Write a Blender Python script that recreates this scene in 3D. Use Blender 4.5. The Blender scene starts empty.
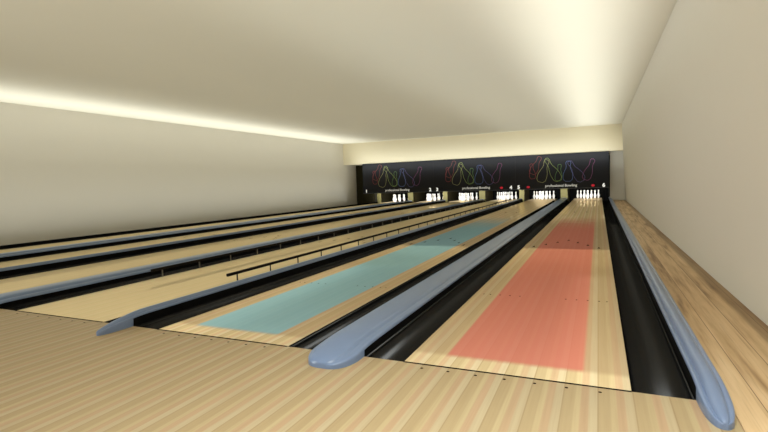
import bpy, bmesh, math, random
from mathutils import Vector, Matrix
random.seed(4)
SC = bpy.context.scene
COL = SC.collection
PI = math.pi

# ------------------------------------------------------------------ helpers
def srgb(r, g, b):
    f = lambda c: (c/255/12.92) if c/255 <= .04045 else ((c/255+.055)/1.055)**2.4
    return (f(r), f(g), f(b), 1)

def tag(o, label=None, cat=None, group=None, kind=None):
    if label: o['label'] = label
    if cat: o['category'] = cat
    if group: o['group'] = group
    if kind: o['kind'] = kind
    return o

def empty(name, loc=(0, 0, 0)):
    o = bpy.data.objects.new(name, None)
    o.empty_display_size = .1
    o.location = loc
    COL.objects.link(o)
    return o

def obj(name, bm, mats, parent=None, loc=(0, 0, 0), smooth=False):
    me = bpy.data.meshes.new(name)
    bmesh.ops.recalc_face_normals(bm, faces=bm.faces[:])
    if smooth:
        for f in bm.faces: f.smooth = True
    bm.to_mesh(me); bm.free()
    for m in (mats if isinstance(mats, (list, tuple)) else [mats]): me.materials.append(m)
    o = bpy.data.objects.new(name, me)
    o.location = loc
    COL.objects.link(o)
    if parent: o.parent = parent
    return o

def copy_tree(o, parent=None):
    c = o.copy(); COL.objects.link(c)
    if parent: c.parent = parent
    for ch in list(o.children): copy_tree(ch, c)
    return c

def box(bm, x0, x1, y0, y1, z0, z1, mi=0, bevel=0):
    vs = [bm.verts.new((x, y, z)) for z in (z0, z1) for y in (y0, y1) for x in (x0, x1)]
    fs = []
    for q in ((0, 2, 3, 1), (4, 5, 7, 6), (0, 1, 5, 4), (2, 6, 7, 3), (0, 4, 6, 2), (1, 3, 7, 5)):
        f = bm.faces.new([vs[i] for i in q]); f.material_index = mi; fs.append(f)
    if bevel:
        es = list({e for f in fs for e in f.edges})
        bmesh.ops.bevel(bm, geom=es, offset=bevel, segments=2, affect='EDGES', profile=.5)

def cyl(bm, p0, p1, r, n=10):
    p0, p1 = Vector(p0), Vector(p1); d = (p1-p0)
    q = d.to_track_quat('Z', 'Y').to_matrix().to_4x4()
    r_ = bmesh.ops.create_cone(bm, cap_ends=True, segments=n, radius1=r, radius2=r, depth=d.length)
    bmesh.ops.transform(bm, matrix=Matrix.Translation((p0+p1)/2) @ q, verts=r_['verts'])

def loft(bm, rings, closed=True, caps=True):
    R_ = [[bm.verts.new(p) for p in r] for r in rings]
    n = len(R_[0])
    for a, b in zip(R_[:-1], R_[1:]):
        for i in range(n if closed else n-1):
            j = (i+1) % n
            bm.faces.new((a[i], a[j], b[j], b[i]))
    if caps:
        bm.faces.new(R_[0]); bm.faces.new(list(reversed(R_[-1])))
    return R_

# ------------------------------------------------------------------ materials
class NT:
    def __init__(s, name):
        s.m = bpy.data.materials.new(name); s.m.use_nodes = True
        s.t = s.m.node_tree; s.t.nodes.clear()
        s.out = s.t.nodes.new('ShaderNodeOutputMaterial')
    def n(s, kind, **kw):
        nd = s.t.nodes.new('ShaderNode'+kind)
        for k, v in kw.items(): setattr(nd, k, v)
        return nd
    def l(s, a, b): s.t.links.new(a, b)
    def put(s, inp, v):
        if hasattr(v, 'links') or hasattr(v, 'is_output'): s.l(v, inp)
        else: inp.default_value = v
    def math(s, op, a, b=None, c=None, clamp=False):
        nd = s.n('Math', operation=op); nd.use_clamp = clamp
        for i, v in enumerate((a, b, c)):
            if v is not None: s.put(nd.inputs[i], v)
        return nd.outputs[0]
    def mix(s, fac, a, b, mode='MIX'):
        nd = s.n('Mix', data_type='RGBA', blend_type=mode)
        s.put(nd.inputs[0], fac); s.put(nd.inputs[6], a); s.put(nd.inputs[7], b)
        return nd.outputs[2]
    def smooth(s, v, a, b):
        nd = s.n('MapRange', interpolation_type='SMOOTHSTEP')
        s.put(nd.inputs[0], v); nd.inputs[1].default_value = a; nd.inputs[2].default_value = b
        return nd.outputs[0]
    def ramp(s, fac, stops, interp='LINEAR'):
        nd = s.n('ValToRGB'); cr = nd.color_ramp; cr.interpolation = interp
        while len(cr.elements) < len(stops): cr.elements.new(.5)
        for e, (p, c) in zip(cr.elements, stops): e.position = p; e.color = c
        s.put(nd.inputs[0], fac)
        return nd.outputs[0]
    def obj_xyz(s):
        tc = s.n('TexCoord'); sp = s.n('SeparateXYZ'); s.l(tc.outputs['Object'], sp.inputs[0])
        return tc.outputs['Object'], sp.outputs
    def noise(s, vec, scale, sx=1, sy=1, sz=1, detail=3):
        mp = s.n('Mapping'); mp.inputs['Scale'].default_value = (sx, sy, sz); s.l(vec, mp.inputs[0])
        nz = s.n('TexNoise'); nz.inputs['Scale'].default_value = scale; nz.inputs['Detail'].default_value = detail
        s.l(mp.outputs[0], nz.inputs['Vector']); return nz.outputs['Fac']
    def bsdf(s, col, rough=.5, metal=0, spec=.5, bump=None, bs=.1):
        b = s.n('BsdfPrincipled')
        s.put(b.inputs['Base Color'], col); s.put(b.inputs['Roughness'], rough)
        b.inputs['Metallic'].default_value = metal; b.inputs['Specular IOR Level'].default_value = spec
        if bump is not None:
            bp = s.n('Bump'); bp.inputs['Strength'].default_value = bs; s.l(bump, bp.inputs['Height']); s.l(bp.outputs[0], b.inputs['Normal'])
        s.l(b.outputs[0], s.out.inputs[0]); return s.m

def plain(name, rgb, rough=.5, metal=0, spec=.5, var=.06, scale=30):
    t = NT(name); v, _ = t.obj_xyz()
    nz = t.noise(v, scale)
    c = srgb(*rgb)
    lo = tuple(x*(1-var) for x in c[:3])+(1,); hi = tuple(min(1, x*(1+var)) for x in c[:3])+(1,)
    return t.bsdf(t.mix(nz, lo, hi), rough, metal, spec)

PER = .1355
def boards(t, v, xyz, warm=1.0, contrast=1.0):
    """maple boards laid along Y in a repeating run of four tones with a dark seam"""
    x = t.math('DIVIDE', t.math('ADD', xyz[0], .012), PER)
    u = t.math('FRACT', x)
    tan, cream, pink, pale = srgb(214, 191, 150), srgb(236, 217, 174), srgb(230, 192, 160), srgb(237, 222, 190)
    seam = srgb(184, 156, 116)
    col = t.ramp(u, [(0, seam), (.02, seam), (.035, tan), (.33, tan), (.37, cream), (.50, cream), (.54, pink), (.73, pink), (.77, pale), (.98, pale), (1, seam)])
    # each board takes a slightly different value
    wn = t.n('TexWhiteNoise', noise_dimensions='1D'); t.l(t.math('FLOOR', t.math('MULTIPLY', x, 4)), wn.inputs['W'])
    col = t.mix(t.math('MULTIPLY', wn.outputs['Value'], .22), col, srgb(206, 180, 140))
    g = t.noise(v, 1, 90, 2.2, 1, 4)
    col = t.mix(t.smooth(g, .35, .75), col, t.mix(.20, col, srgb(150, 105, 60)))
    if contrast < 1: col = t.mix(1-contrast, col, srgb(250, 230, 186))
    return col

def mat_approach():
    t = NT('approach_maple'); v, xyz = t.obj_xyz()
    col = t.mix(1, boards(t, v, xyz, contrast=.72), srgb(188, 184, 178), 'MULTIPLY')
    return t.bsdf(col, .42, 0, .12)

def mat_lane(name, oil=None, contrast=1.0):
    t = NT(name); v, xyz = t.obj_xyz()
    col = boards(t, v, xyz, contrast=contrast)
    if oil:
        ax = t.math('ABSOLUTE', t.math('ADD', xyz[0], .005))
        inx = t.math('SUBTRACT', 1, t.smooth(ax, .325, .350))
        iny = t.smooth(xyz[1], .13, .20)
        far = t.math('SUBTRACT', 1, t.smooth(t.math('ADD', xyz[1], t.math('MULTIPLY', t.noise(v, 3), 1.2)), 7.2, 10.6))
        band = t.math('MULTIPLY', iny, far)
        col = t.mix(t.math('MULTIPLY', band, .85), col, t.mix(.55, col, srgb(168, 140, 108)))
        col = t.mix(t.math('MULTIPLY', t.math('MULTIPLY', band, inx), .80), col, oil)
    dif = t.n('BsdfDiffuse'); t.put(dif.inputs[0], col)
    gl = t.n('BsdfGlossy'); gl.inputs['Roughness'].default_value = .012; t.put(gl.inputs[0], col)
    mx = t.n('MixShader'); mx.inputs[0].default_value = .35
    t.l(dif.outputs[0], mx.inputs[1]); t.l(gl.outputs[0], mx.inputs[2]); t.l(mx.outputs[0], t.out.inputs[0])
    return t.m

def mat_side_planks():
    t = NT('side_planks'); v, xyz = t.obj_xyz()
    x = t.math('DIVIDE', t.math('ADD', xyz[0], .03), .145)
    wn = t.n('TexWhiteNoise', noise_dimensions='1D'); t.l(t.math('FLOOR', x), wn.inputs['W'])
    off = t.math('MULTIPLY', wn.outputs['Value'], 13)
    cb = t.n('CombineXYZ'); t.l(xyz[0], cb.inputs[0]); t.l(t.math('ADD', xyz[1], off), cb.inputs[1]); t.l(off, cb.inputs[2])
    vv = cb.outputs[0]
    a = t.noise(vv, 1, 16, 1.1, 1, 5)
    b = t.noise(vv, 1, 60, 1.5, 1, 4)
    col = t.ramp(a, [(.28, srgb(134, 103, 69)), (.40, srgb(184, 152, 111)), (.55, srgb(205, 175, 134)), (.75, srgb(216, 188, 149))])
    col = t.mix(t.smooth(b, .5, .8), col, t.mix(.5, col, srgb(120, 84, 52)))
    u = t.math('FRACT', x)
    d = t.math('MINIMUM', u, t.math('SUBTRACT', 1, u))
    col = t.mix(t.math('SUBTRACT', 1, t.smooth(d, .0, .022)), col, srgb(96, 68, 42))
    # darker wood band along the wall, its shadow gradient painted into the colour
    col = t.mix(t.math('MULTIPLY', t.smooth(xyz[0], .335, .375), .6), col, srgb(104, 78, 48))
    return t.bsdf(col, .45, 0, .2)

def mat_wall(name, rgb):
    t = NT(name); v, _ = t.obj_xyz()
    nz = t.noise(v, 2.0); c = srgb(*rgb)
    return t.bsdf(t.mix(nz, tuple(x*.985 for x in c[:3])+(1,), c), .85, 0, .1, bump=t.noise(v, 120), bs=.02)

def mat_gutter():
    t = NT('gutter_black'); v, _ = t.obj_xyz()
    d = t.n('BsdfDiffuse'); t.put(d.inputs[0], t.mix(t.noise(v, 20), (.004, .004, .004, 1), (.006, .006, .006, 1)))
    g = t.n('BsdfGlossy'); g.inputs['Color'].default_value = (.9, .9, .9, 1); g.inputs['Roughness'].default_value = .22
    mx = t.n('MixShader'); mx.inputs[0].default_value = .022
    t.l(d.outputs[0], mx.inputs[1]); t.l(g.outputs[0], mx.inputs[2]); t.l(mx.outputs[0], t.out.inputs[0]); return t.m

M = dict(
    wall=mat_wall('wall_paint', (223, 218, 206)), ceil=mat_wall('ceiling_paint', (231, 225, 207)),
    soffit=mat_wall('soffit_paint', (236, 226, 198)), back=mat_wall('grey_paint', (212, 208, 198)),
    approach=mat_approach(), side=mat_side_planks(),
    lane=mat_lane('lane_maple', None, .2),
    lane_red=mat_lane('lane_maple_red', srgb(222, 126, 114), .72), lane_blue=mat_lane('lane_maple_blue', srgb(138, 196, 216), .72),
    ink=plain('dark_inlay', (40, 26, 20), .9, 0, 0), foul=plain('foul_line_black', (14, 12, 12), .9, 0, 0),
    gutter=mat_gutter(), black=plain('matt_black', (5, 5, 5), .7, 0, .1),
    cap=plain('capping_blue_grey', (112, 131, 164), .28, 0, .5, .03),
    cap_grey=plain('capping_grey', (110, 127, 158), .28, 0, .5, .03),
    rail=plain('rail_black', (24, 20, 19), .6, 0, .1), post_grey=plain('post_grey', (92, 88, 78), .5, 0, .2),
    post_dark=plain('post_dark', (34, 30, 28), .5),
    pin=plain('pin_white', (245, 243, 240), .3, 0, .5, .01), pin_base=plain('pin_base_ring', (214, 206, 196), .5),
    sign=plain('sign_charcoal', (27, 28, 34), .55, 0, .25), sign_low=plain('sign_band', (24, 25, 29), .5, 0, .25),
    edge=plain('sign_edge', (70, 72, 76), .4, 0, .4), 
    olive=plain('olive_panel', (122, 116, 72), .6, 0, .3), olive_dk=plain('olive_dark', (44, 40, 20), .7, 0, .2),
    curtain=plain('curtain_black', (10, 10, 10), .8, 0, .1),
)
def glow(name, rgb, s):
    t = NT(name); v, _ = t.obj_xyz()
    b = t.n('BsdfPrincipled'); b.inputs['Base Color'].default_value = srgb(*rgb); b.inputs['Roughness'].default_value = .5
    b.inputs['Emission Color'].default_value = srgb(*rgb); b.inputs['Emission Strength'].default_value = s
    t.l(b.outputs[0], t.out.inputs[0]); return t.m
M['white'] = glow('lettering_white', (225, 225, 220), .35); M['number'] = glow('number_white', (238, 238, 234), .75)
M['lamp_red'] = glow('lamp_red', (190, 25, 45), .55)
NEON = [('red', (140, 45, 50)), ('rust', (135, 62, 56)), ('yellow', (160, 158, 100)), ('olive', (142, 160, 84)), ('green', (96, 136, 74)),
        ('blue', (88, 112, 168)), ('violet', (92, 84, 136)), ('magenta', (128, 62, 112))]
for n_, c_ in NEON: M['neon_'+n_] = glow('outline_'+n_, c_, .08)

# ------------------------------------------------------------------ measurements (metres; foul line at y = 0, lane tops at z = 0)
LANES = [-8.572, -6.786, -5.179, -3.393, -1.786, 0.0]      # lane centres, numbered 1 to 6
HW, GW = .527, .233                                        # half lane width, gutter width
YEND = 18.75                                                # where gutters end at the pin deck
XL, XRB, XRT, ZC = -10.36, 1.318, 1.182, 2.79              # left wall, right wall foot and head, ceiling
YS, ZS = 17.28, 1.83                                       # soffit front, underside
LOW = -.30

# ------------------------------------------------------------------ setting
def struct(name, bm, m, label=None, loc=(0, 0, 0)):
    return tag(obj(name, bm, m, None, loc), label, None, None, 'structure')
b = bmesh.new(); box(b, XL, .875, -7, 0, LOW, 0)
struct('floor', b, M['approach'], 'pale maple bowling approach boards in front of the foul line')
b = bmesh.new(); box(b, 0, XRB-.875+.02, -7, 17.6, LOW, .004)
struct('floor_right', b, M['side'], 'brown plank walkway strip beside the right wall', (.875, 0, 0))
b = bmesh.new(); box(b, XL, .875, 0, 21.4, LOW-.05, LOW)
struct('floor_back', b, M['black'], 'black sunken slab under the lanes')
b = bmesh.new(); box(b, XL-.1, XL, -7, 21.4, LOW, ZC)
struct('wall_left', b, M['wall'], 'plain beige left wall')
b = bmesh.new()
loft(b, [[(XRB, -7, 0), (XRB+.25, -7, 0), (XRB+.25, -7, ZC), (XRT, -7, ZC)], [(XRB, 21.4, 0), (XRB+.25, 21.4, 0), (XRB+.25, 21.4, ZC), (XRT, 21.4, ZC)]])
struct('wall_right', b, M['wall'], 'plain beige right wall')
b = bmesh.new(); box(b, XL-.1, XRB+.25, -7, 21.5, ZC, ZC+.1)
struct('ceiling', b, M['ceil'], 'smooth cream ceiling')
b = bmesh.new(); box(b, XL, XRT+.05, YS, 21.4, ZS, ZC)
struct('trim_1', b, M['soffit'], 'cream dropped soffit above the black lane boards')
b = bmesh.new(); box(b, XL-.1, XRB+.25, 21.4, 21.5, LOW-.05, ZC)
struct('wall_back', b, M['black'], 'black back wall of the pin area')
b = bmesh.new(); box(b, .80, XRB+.03, 17.55, 17.6, .0, ZS)
struct('wall_back_right', b, M['back'], 'grey end wall panel between the lane board and the right wall')
b = bmesh.new(); box(b, XL, -9.43, 18.5, 18.55, LOW, ZS)
struct('wall_back_left', b, M['olive_dk'], 'dark olive end panel between the left wall and lane 1')

# ------------------------------------------------------------------ lanes
def lane_bm(markers=True):
    bm = bmesh.new(); box(bm, -HW, HW, 0.006, 20.1, LOW, 0)
    def poly(pts):
        vs = [bm.verts.new((x, y, .0008)) for x, y in pts]; f = bm.faces.new(vs); f.material_index = 1
    def dot(x, y, rx, ry):
        poly([(x+rx*math.cos(a*PI/4), y+ry*math.sin(a*PI/4)) for a in range(8)])
    for i in range(-3, 4):
        x, y = i*.1345, 5.22-.25*abs(i)
        poly([(x, y+.09), (x-.019, y-.07), (x, y-.045), (x+.019, y-.07)])
    for x in (() if not markers else (.455, .402, .324, .247, .170)):
        for s in (-1, 1): dot(s*x, 1.585, .007, .011)
    for x in (-.17, .12): dot(x, 11.25, .016, .11)
    return bm
LK = [('lane', 'plain tan maple lane numbered 1, farthest from the camera by the left wall'),
      ('lane', 'plain tan maple lane numbered 2, second from the left wall'),
      ('lane', 'plain tan maple lane numbered 3, between lane 2 and the lane with bumper rails'),
      ('lane', 'plain tan maple lane numbered 4, with low bumper rails along both edges'),
      ('lane_blue', 'maple lane numbered 5 with a pale blue patch down its middle'),
      ('lane_red', 'maple lane numbered 6 with a red patch down its middle')]
proto = None
for c, (m, lab) in zip(LANES, LK):
    if proto is None:
        o = obj('bowling_lane', lane_bm(False), [M[m], M['ink']], None, (c, 0, 0)); proto = o
        fb = bmesh.new(); box(fb, -HW, HW, -.006, .006, -.02, .0012)
        tag(obj('foul_line', fb, M['foul'], o), 'thin black foul line')
    else:
        o = copy_tree(proto); o.location = (c, 0, 0)
        if m != 'lane':
            bm = lane_bm(); bmesh.ops.recalc_face_normals(bm, faces=bm.faces[:])
            me = bpy.data.meshes.new('bowling_lane'); bm.to_mesh(me); bm.free(); o.data = me
            me.materials.append(M[m]); me.materials.append(M['ink'])
    tag(o, lab, 'lane', 'bowling lanes')

# approach dots, seven before every lane: inlaid in the approach
b = bmesh.new()
for c in LANES:
    for i in range(-3, 4):
        x, y = c+i*.1355-.003, -.052
        b.faces.new([b.verts.new((x+.008*math.cos(a*PI/4), y+.008*math.sin(a*PI/4), .001)) for a in range(8)])
dots = obj('approach_dots', b, M['ink'], bpy.data.objects['floor'])

# gutters
def gutter_bm(y1=YEND):
    bm = bmesh.new(); h = GW/2 - .001
    n = 18; prof = []
    for i in range(n+1):
        a = PI*i/n
        prof.append((-h*math.cos(a), -.085*math.sin(a)**.8 - .002))
    outer = [(h, -.115), (-h, -.115)]
    ring = prof + outer
    loft(bm, [[(x, y, z) for x, z in ring] for y in (.001, y1)])
    for f in bm.faces:
        f.smooth = len(f.verts) == 4 and abs(f.calc_center_median().z) < .1
    return bm
gp = None
SIDE = [('left', -1), ('right', 1)]
GD = {0: 'lane 1 by the left wall', 1: 'lane 2', 2: 'lane 3', 3: 'lane 4 with the bumper rails', 4: 'the blue-patched lane 5', 5: 'the red-patched lane 6'}
for k, c in enumerate(LANES):
    for nm, s in SIDE:
        if gp is None: o = gp = obj('gutter', gutter_bm(), M['gutter'])
        else: o = copy_tree(gp)
        o.location = (c + s*(HW+GW/2), 0, 0)
        tag(o, f'glossy black rounded gutter on the {nm} side of {GD[k]}', 'gutter', 'lane gutters')

# ------------------------------------------------------------------ cappings between the lanes
def sstep(t): t = max(0, min(1, t)); return t*t*(3-2*t)
def cap_obj(x0, x1, wide, mat, label, group, nose=True, flat=False):
    cx, w = (x0+x1)/2, (x1-x0)/2
    root = empty('lane_divider', (cx, 0, 0)); tag(root, label, 'lane divider', group)
    if wide:    # half section as (u in -1..1, height fraction of dome, lip)
        sec = [(-1, .0), (-1, .50), (-.98, .60), (-.93, .66), (-.86, .70), (-.80, .80), (-.70, .90), (-.5, .96), (-.2, 1.0), (.1, .995),
               (.35, .965), (.52, .92), (.62, .84), (.66, .74), (.69, .70), (.75, .70), (.90, .66), (.97, .60), (1, .50), (1, .0)]
        H, tip, L, SK, SF = .088, -.222, .235, .036, .44
    else:
        sec = [(-1, .0), (-1, .70), (-.95, .76), (-.86, .79), (-.74, .79), (-.66, .74), (-.56, .74), (-.50, .86), (-.30, .98), (0, 1.0), (.30, .98),
               (.50, .86), (.56, .74), (.66, .74), (.74, .79), (.86, .79), (.95, .76), (1, .70), (1, .0)]
        H, tip, L, SK, SF = .094, -.235, .235, .056, .63
    ys = []
    if nose:
        for i in range(15): ys.append(tip + L*(1-math.cos(PI/2*i/14))*.985 + .0006)
        ys = [y for y in ys if y < -.001] + [.0008, .0042, .012, .03, .06, .10, .15, .22, .30]
    else: ys = [0.002]
    ys = sorted(set(ys)) + [YEND-.05]
    rings = []
    for y in ys:
        t = (y-tip)/L
        if nose:
            p = 3.0 if wide else 2.5
            ww = w*(1-max(0, 1-t)**p)**(1/p) if t < 1 else w
            if wide: ww *= 1 + .04*sstep(t/.6)*(1-sstep((y+.14)/.34))
            q = min(1, t/(.55 if wide else .6))
            hh = H*((.66 if wide else .55)+(.34 if wide else .45)*sstep((y-tip)/.36))*(.42+.58*math.sqrt(max(0, 1-(1-q)**2)))
        else: ww, hh = w, H
        bot = 0.0 if y < .002 else SF*hh
        top = []
        for u, f in sec:
            z = bot if f == 0 else hh*f
            top.append((u*ww, y, z))
        rings.append(top)
    bm = bmesh.new()
    loft(bm, rings)
    o = obj('cap', bm, mat, root, smooth=True)
    md = o.modifiers.new('edges', 'EDGE_SPLIT'); md.split_angle = math.radians(48)
    bs = bmesh.new(); box(bs, -w+.003, w-.003, .004, YEND-.05, LOW, SK+.0015)
    tag(obj('support', bs, M['black'], root), 'matt black upright support under the cap')
    return root
G1, G2 = 'wide blue-grey dividers between lanes of a pair', 'narrow grey dividers between pairs of lanes'
def edge(k, s): return LANES[k] + s*(HW+GW)
cap_obj(edge(0, 1), edge(1, -1), True, M['cap'], 'wide blue-grey rounded divider between lanes 1 and 2', G1)
cap_obj(edge(2, 1), edge(3, -1), True, M['cap'], 'wide blue-grey rounded divider between lanes 3 and 4', G1)
cap_obj(edge(4, 1), edge(5, -1), True, M['cap'], 'wide blue-grey rounded divider between the blue-patched and the red-patched lanes', G1)
cap_obj(edge(1, 1)+.002, edge(2, -1)-.002, False, M['cap_grey'], 'narrow grey divider between lanes 2 and 3', G2)
cap_obj(edge(3, 1)+.002, edge(4, -1)-.002, False, M['cap_grey'], 'narrow grey divider with grooved nose between lane 4 and the blue-patched lane', G2)
cap_obj(.762, .868, False, M['cap_grey'], 'narrow grey divider with grooved nose between the red-patched lane and the plank walkway', G2)
r = empty('lane_divider', (-9.375, 0, 0)); tag(r, 'low black divider between lane 1 and the left wall', 'lane divider')
b = bmesh.new(); box(b, -.043, .043, .004, YEND-.05, .0, .045, 0, .006); obj('cap', b, M['black'], r)
b = bmesh.new(); box(b, -.040, .040, .004, YEND-.05, LOW, .002); obj('support', b, M['black'], r)

# ------------------------------------------------------------------ bumper rails on lane 4
def bumper(x, postmat, label):
    root = empty('bumper_rail', (x, 0, 0)); tag(root, label, 'bumper rail', 'bumper rails on lane 4')
    bm = bmesh.new(); box(bm, -.012, .012, 1.29, 17.9, .080, .108, 0, .004); obj('rail', bm, M['rail'], root)
    pb = bmesh.new(); cyl(pb, (0, 0, .0018), (0, 0, .082), .0075); me = None
    for i in range(32):
        y = 1.43 + .527*i
        if i == 0: p = obj('post', pb, postmat, root, (0, y, 0))
        else: p = bpy.data.objects['post' if False else p0].copy(); p.location = (0, y, 0); COL.objects.link(p); p.parent = root
        if i == 0: p0 = p.name
bumper(LANES[3]-HW+.012, M['post_grey'], 'black bumper rail on grey posts along the left edge of lane 4')
bumper(LANES[3]+HW-.012, M['post_dark'], 'black bumper rail on black posts along the right edge of lane 4')

# ------------------------------------------------------------------ pins
def pin_bm(S):
    prof = [(.0, 0), (.0255, 0), (.0285, .004), (.036, .03), (.048, .07), (.0565, .100), (.0605, .117), (.0585, .140), (.049, .175), (.037, .205), (.0285, .230),
            (.0235, .255), (.0238, .275), (.028, .300), (.0318, .328), (.0323, .343), (.028, .362), (.018, .375), (.008, .380), (0, .381)]
    bm = bmesh.new(); n = 20; rows = []
    for r, z in prof[1:-1]:
        rows.append([(r*S*math.cos(2*PI*i/n), r*S*math.sin(2*PI*i/n), z*S) for i in range(n)])
    loft(bm, rows)
    for f in bm.faces: f.smooth = True
    return bm
PS, SP, YH = .93, .272, 19.12
LP = ['lane one, nearest the left wall', 'lane two', 'lane three', 'lane four with the rails', 'the blue-patched lane', 'the red-patched lane']
RNAME = [['head pin'], ['second row left', 'second row right'],
         ['third row left', 'third row middle', 'third row right'],
         ['back row left corner', 'back row second from left', 'back row third from left', 'back row right corner']]
pp = None
for k, c in enumerate(LANES):
    for r in range(4):
        for j in range(r+1):
            if pp is None: o = pp = obj('bowling_pin', pin_bm(PS), M['pin'])
            else: o = copy_tree(pp)
            o.location = (c + (j-r/2)*SP, YH + r*SP*.866, .0003)
            tag(o, f'white bowling pin on {LP[k]}, {RNAME[r][j]}', 'bowling pin', f'ten pins standing at the end of lane {k+1}')

# ------------------------------------------------------------------ kickback posts and curtains
def kick(x0, x1, label, group):
    cx = (x0+x1)/2; w = (x1-x0)/2
    root = empty('kickback_post', (cx, 18.8, 0)); tag(root, label, 'lane end post', group)
    bm = bmesh.new(); box(bm, -w, w, 0, .03, LOW, .80, 0, .004); obj('face_plate', bm, M['olive'], root)
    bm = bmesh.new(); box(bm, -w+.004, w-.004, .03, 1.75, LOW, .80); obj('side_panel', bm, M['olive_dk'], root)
KW, KN = 'wide olive lane end posts', 'narrow olive lane end posts'
kick(-9.42, -9.20, 'narrow olive post at the far end, left of the lane 1 pins', KN)
kick(edge(0, 1), edge(1, -1), 'wide olive post at the far end between the pins of lanes 1 and 2', KW)
kick(edge(1, 1)-.06, edge(2, -1)+.06, 'narrow olive post at the far end between the pins of lanes 2 and 3', KN)
kick(edge(2, 1), edge(3, -1), 'wide olive post at the far end between the pins of lanes 3 and 4', KW)
kick(edge(3, 1)-.06, edge(4, -1)+.06, 'narrow olive post at the far end between the pins of lanes 4 and 5', KN)
kick(edge(4, 1), edge(5, -1), 'wide olive post at the far end between the pins of lanes 5 and 6', KW)
b = bmesh.new(); box(b, 0, .04, 0, 2.5, LOW, ZS-.002)
r = obj('kickback_post', b, M['black'], None, (.768, 18.78, 0)); tag(r, 'black side panel at the far end, right of the lane 6 pins', 'lane end post')
cp = None
for k, c in enumerate(LANES):
    if cp is None:
        bm = bmesh.new(); n = 36; W2 = .74
        pts = [(-W2+2*W2*i/n, .012*math.sin(i*1.3)) for i in range(n+1)]
        loft(bm, [[(x, y, LOW+.02) for x, y in pts] + [(x, y+.01, LOW+.02) for x, y in reversed(pts)], [(x, y, 1.3) for x, y in pts] + [(x, y+.01, 1.3) for x, y in reversed(pts)]])
        o = cp = obj('pit_curtain', bm, M['curtain'])
    else: o = copy_tree(cp)
    o.location = (c, 20.6, 0); tag(o, f'black pit curtain hanging behind the pins of lane {k+1}', 'curtain', 'black pit curtains')

# ------------------------------------------------------------------ lane boards above the pins (three, each over a pair of lanes)
YB, ZB, ZT = 17.17, .485, 1.822
def text_obj(name, s, size, mat, parent, x, z, y, width=None, bold=0):
    cu = bpy.data.curves.new(name, 'FONT'); cu.body = s; cu.size = size; cu.align_x = 'CENTER'; cu.align_y = 'CENTER'; cu.extrude = .002; cu.offset = bold
    cu.resolution_u = 3
    tmp = bpy.data.objects.new('tmp', cu); COL.objects.link(tmp)
    dg = bpy.context.evaluated_depsgraph_get()
    me = bpy.data.meshes.new_from_object(tmp.evaluated_get(dg)); me.name = name
    COL.objects.unlink(tmp); bpy.data.objects.remove(tmp); bpy.data.curves.remove(cu)
    if width:
        xs = [v.co.x for v in me.vertices]; k = width/(max(xs)-min(xs)); mid = (max(xs)+min(xs))/2
        for v in me.vertices: v.co.x = (v.co.x-mid)*k
    for v in me.vertices: v.co = Vector((v.co.x, -v.co.z, v.co.y))
    me.materials.clear(); me.materials.append(mat)
    o = bpy.data.objects.new(name, me); COL.objects.link(o); o.parent = parent; o.location = (x, y, z)
    return o
PROF = [(0, .50), (.10, .95), (.22, 1.0), (.36, .96), (.52, .72), (.64, .48), (.74, .40), (.82, .46), (.90, .54), (.96, .44), (1.0, 0)]
def outline(head, base, wid, parent, mat, name, r=.0065):
    """pin shaped loop of thin tube in the board's plane, from base point to head point"""
    h, b_ = Vector(head), Vector(base); ax = h-b_; n = Vector((-ax.y, ax.x)).normalized()
    # smooth the profile
    def prof(t):
        for (t0, a), (t1, c) in zip(PROF[:-1], PROF[1:]):
            if t0 <= t <= t1:
                q = (t-t0)/(t1-t0)
                if t1 == 1.0: return a*math.sqrt(max(0, 1-q*q))
                q = q*q*(3-2*q)*.5 + q*.5
                return a+(c-a)*q
        return 0
    ts = [i/22 for i in range(22)] + [.975, .99, 1.0]
    L = [b_+ax*t+n*prof(t)*wid/2 for t in ts]; R_ = [b_+ax*t-n*prof(t)*wid/2 for t in reversed(ts[:-1])]
    loop = L+R_
    N = len(loop); bm = bmesh.new(); rings = []
    for i in range(N):
        d = (loop[(i+1) % N]-loop[i-1]).normalized(); nn = Vector((-d.y, d.x))
        ring = []
        for k in range(6):
            a = 2*PI*k/6
            p = loop[i]+nn*r*math.cos(a)
            ring.append(bm.verts.new((p.x, -.0045+.004*math.sin(a), p.y)))
        rings.append(ring)
    for i in range(N):
        A, B = rings[i], rings[(i+1) % N]
        for k in range(6):
            bm.faces.new((A[k], A[(k+1) % 6], B[(k+1) % 6], B[k]))
    o = obj(name, bm, mat, parent); tag(o, mat.name.replace('outline_', '')+' pin outline'); return o
# outlines: head (x, z), base (x, z), width; x from the middle of the board
ART = [('red', (-1.085, 1.485), (-1.035, .90), .23), ('rust', (-.755, 1.745), (-1.065, 1.09), .30), ('yellow', (-.495, 1.61), (-.755, .765), .35),
       ('olive', (-.545, 1.665), (-.075, .80), .33), ('green', (-.045, 1.42), (-.105, .79), .25), ('blue', (.265, 1.53), (.235, .765), .34),
       ('violet', (.285, 1.52), (.755, .76), .33), ('magenta', (1.125, 1.565), (.855, .80), .30)]
BX = [(-9.335, (LANES[1]+LANES[2])/2), ((LANES[1]+LANES[2])/2, (LANES[3]+LANES[4])/2), ((LANES[3]+LANES[4])/2, .765)]
BL = ['black lane board with neon pin outlines over lanes 1 and 2, nearest the left wall', 'black lane board with neon pin outlines over lanes 3 and 4, middle of three',
      'black lane board with neon pin outlines over the blue-patched and red-patched lanes']
NUM = [[('1', -9.17), ('2', -6.14)], [('3', -5.83), ('4', -2.77)], [('5', -2.47), ('6', .585)]]
RED = [[], [-3.14], [-2.105, .222]]
TXT = [-7.66, -4.17, -.90]
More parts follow.
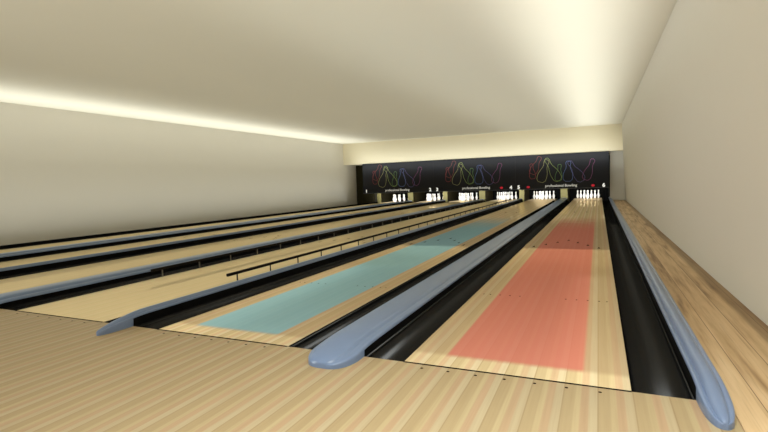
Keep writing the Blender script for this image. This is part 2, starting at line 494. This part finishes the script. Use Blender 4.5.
for k in range(3):
    x0, x1 = BX[k]; cx = (LANES[2*k]+LANES[2*k+1])/2
    root = empty('lane_board', (cx, YB, ZB)); tag(root, BL[k], 'lane board', 'black lane boards above the pins')
    a, c = x0-cx, x1-cx
    bm = bmesh.new(); box(bm, a+.001, c-.001, 0, .06, .20, ZT-ZB); obj('art_panel', bm, M['sign'], root)
    bm = bmesh.new(); box(bm, a+.001, c-.001, -.004, .06, .022, .20); obj('number_band', bm, M['sign_low'], root)
    bm = bmesh.new(); box(bm, a+.001, c-.001, -.008, .06, 0, .022); obj('bottom_trim', bm, M['edge'], root)
    for nm, h, bb, w in ART:
        outline((h[0], h[1]-ZB), (bb[0], bb[1]-ZB), w, root, M['neon_'+nm], 'pin_outline')
    text_obj('lettering', 'professional', .135, M['white'], root, TXT[k]-cx-.24, .125, -.007, .66, .002)
    text_obj('lettering', 'Bowling', .135, M['white'], root, TXT[k]-cx+.355, .125, -.007, .43, .002)
    for s, x in NUM[k]:
        tag(text_obj('lane_number', s, .19, M['number'], root, x-cx, .098, -.008, None, .008), f'white number {s}')
    for x in RED[k]:
        bm = bmesh.new(); bmesh.ops.create_uvsphere(bm, u_segments=16, v_segments=8, radius=.05)
        for v in bm.verts: v.co.x *= 1.25; v.co.y *= .3; v.co.z *= .85
        tag(obj('indicator_lamp', bm, M['lamp_red'], root, (x-cx, -.008, .10), True), 'small lit red lamp')

# ------------------------------------------------------------------ light
def area(name, loc, sx, sy, rot, power, col=(.95, 1, .985), spread=180):
    l = bpy.data.lights.new(name, 'AREA'); l.shape = 'RECTANGLE'; l.size = sx; l.size_y = sy; l.energy = power; l.color = col
    l.spread = math.radians(spread)
    o = bpy.data.objects.new(name, l); o.location = loc; o.rotation_euler = rot; COL.objects.link(o); return o
UP = (PI, 0, 0)
def aim(d): return Vector(d).to_track_quat('-Z', 'Y').to_euler()
area('approach_fill', (.35, -2.5, 2.76), 1.3, 3.2, (0, 0, 0), 95, spread=110)  # added fill lamp out of view, brightens the approach
area('side_fill_left', (-7.5, -5.0, 1.8), 2.4, .8, aim((.8, .9, .0)), 72, spread=80)  # unseen fill added behind the camera to brighten the right wall
area('ceiling_fill', (-4.6, 6, 1.95), 9.0, 22, UP, 160)  # added fill floating below the ceiling, no fixture there, lifts its brightness
area('cove_light_left', (XL+.75, 5.5, 1.3), 1.1, 23, UP, 66, spread=85)
area('wall_fill_left', (XL+.5, 9.5, -.2), .6, 16, UP, 72, spread=90)  # added lamp hidden behind the low divider, washes the left wall
area('cove_light_right', (.2, 5.5, 1.25), .8, 23, UP, 90, spread=80)
area('cove_light_right_wide', (-1.5, 5.5, 1.7), 3.0, 23, UP, 40, spread=120)
area('cove_light_board', (-4.3, 16.6, 1.70), 10.5, .2, aim((0, .95, .25)), 34, spread=150)
for k, c in enumerate(LANES):
    area('pin_light', (c, 17.45, .66), 1.0, .1, aim((0, 1, -.2)), 15, (1, 1, .97), spread=80)
w = bpy.data.worlds.new('World'); SC.world = w; w.use_nodes = True
bg = w.node_tree.nodes['Background']; bg.inputs[0].default_value = (.95, 1, .985, 1); bg.inputs[1].default_value = .15

# ------------------------------------------------------------------ camera
cam = bpy.data.cameras.new('camera'); co = bpy.data.objects.new('camera', cam); COL.objects.link(co)
yaw, pitch, roll = -.42329896, -.06861749, -.03420607
fpx = 477.1377
cy, sy, cp, sp = math.cos(yaw), math.sin(yaw), math.cos(pitch), math.sin(pitch)
f = Vector((sy*cp, cy*cp, sp)); r = Vector((cy, -sy, 0)); u = r.cross(f)
r2 = math.cos(roll)*r + math.sin(roll)*u; u2 = -math.sin(roll)*r + math.cos(roll)*u
co.matrix_world = Matrix(((r2.x, u2.x, -f.x, .3991), (r2.y, u2.y, -f.y, -2.2436), (r2.z, u2.z, -f.z, .9304), (0, 0, 0, 1)))
cam.sensor_fit = 'HORIZONTAL'; cam.sensor_width = 36; cam.lens = fpx/768*36
cam.clip_start = .05; cam.clip_end = 200
SC.camera = co
SC.view_settings.view_transform = 'Standard'; SC.view_settings.look = 'None'
SC.view_settings.exposure = 0; SC.view_settings.gamma = 1
SC.cycles.use_denoising = True
SC.cycles.max_bounces = 12; SC.cycles.diffuse_bounces = 4; SC.cycles.glossy_bounces = 6
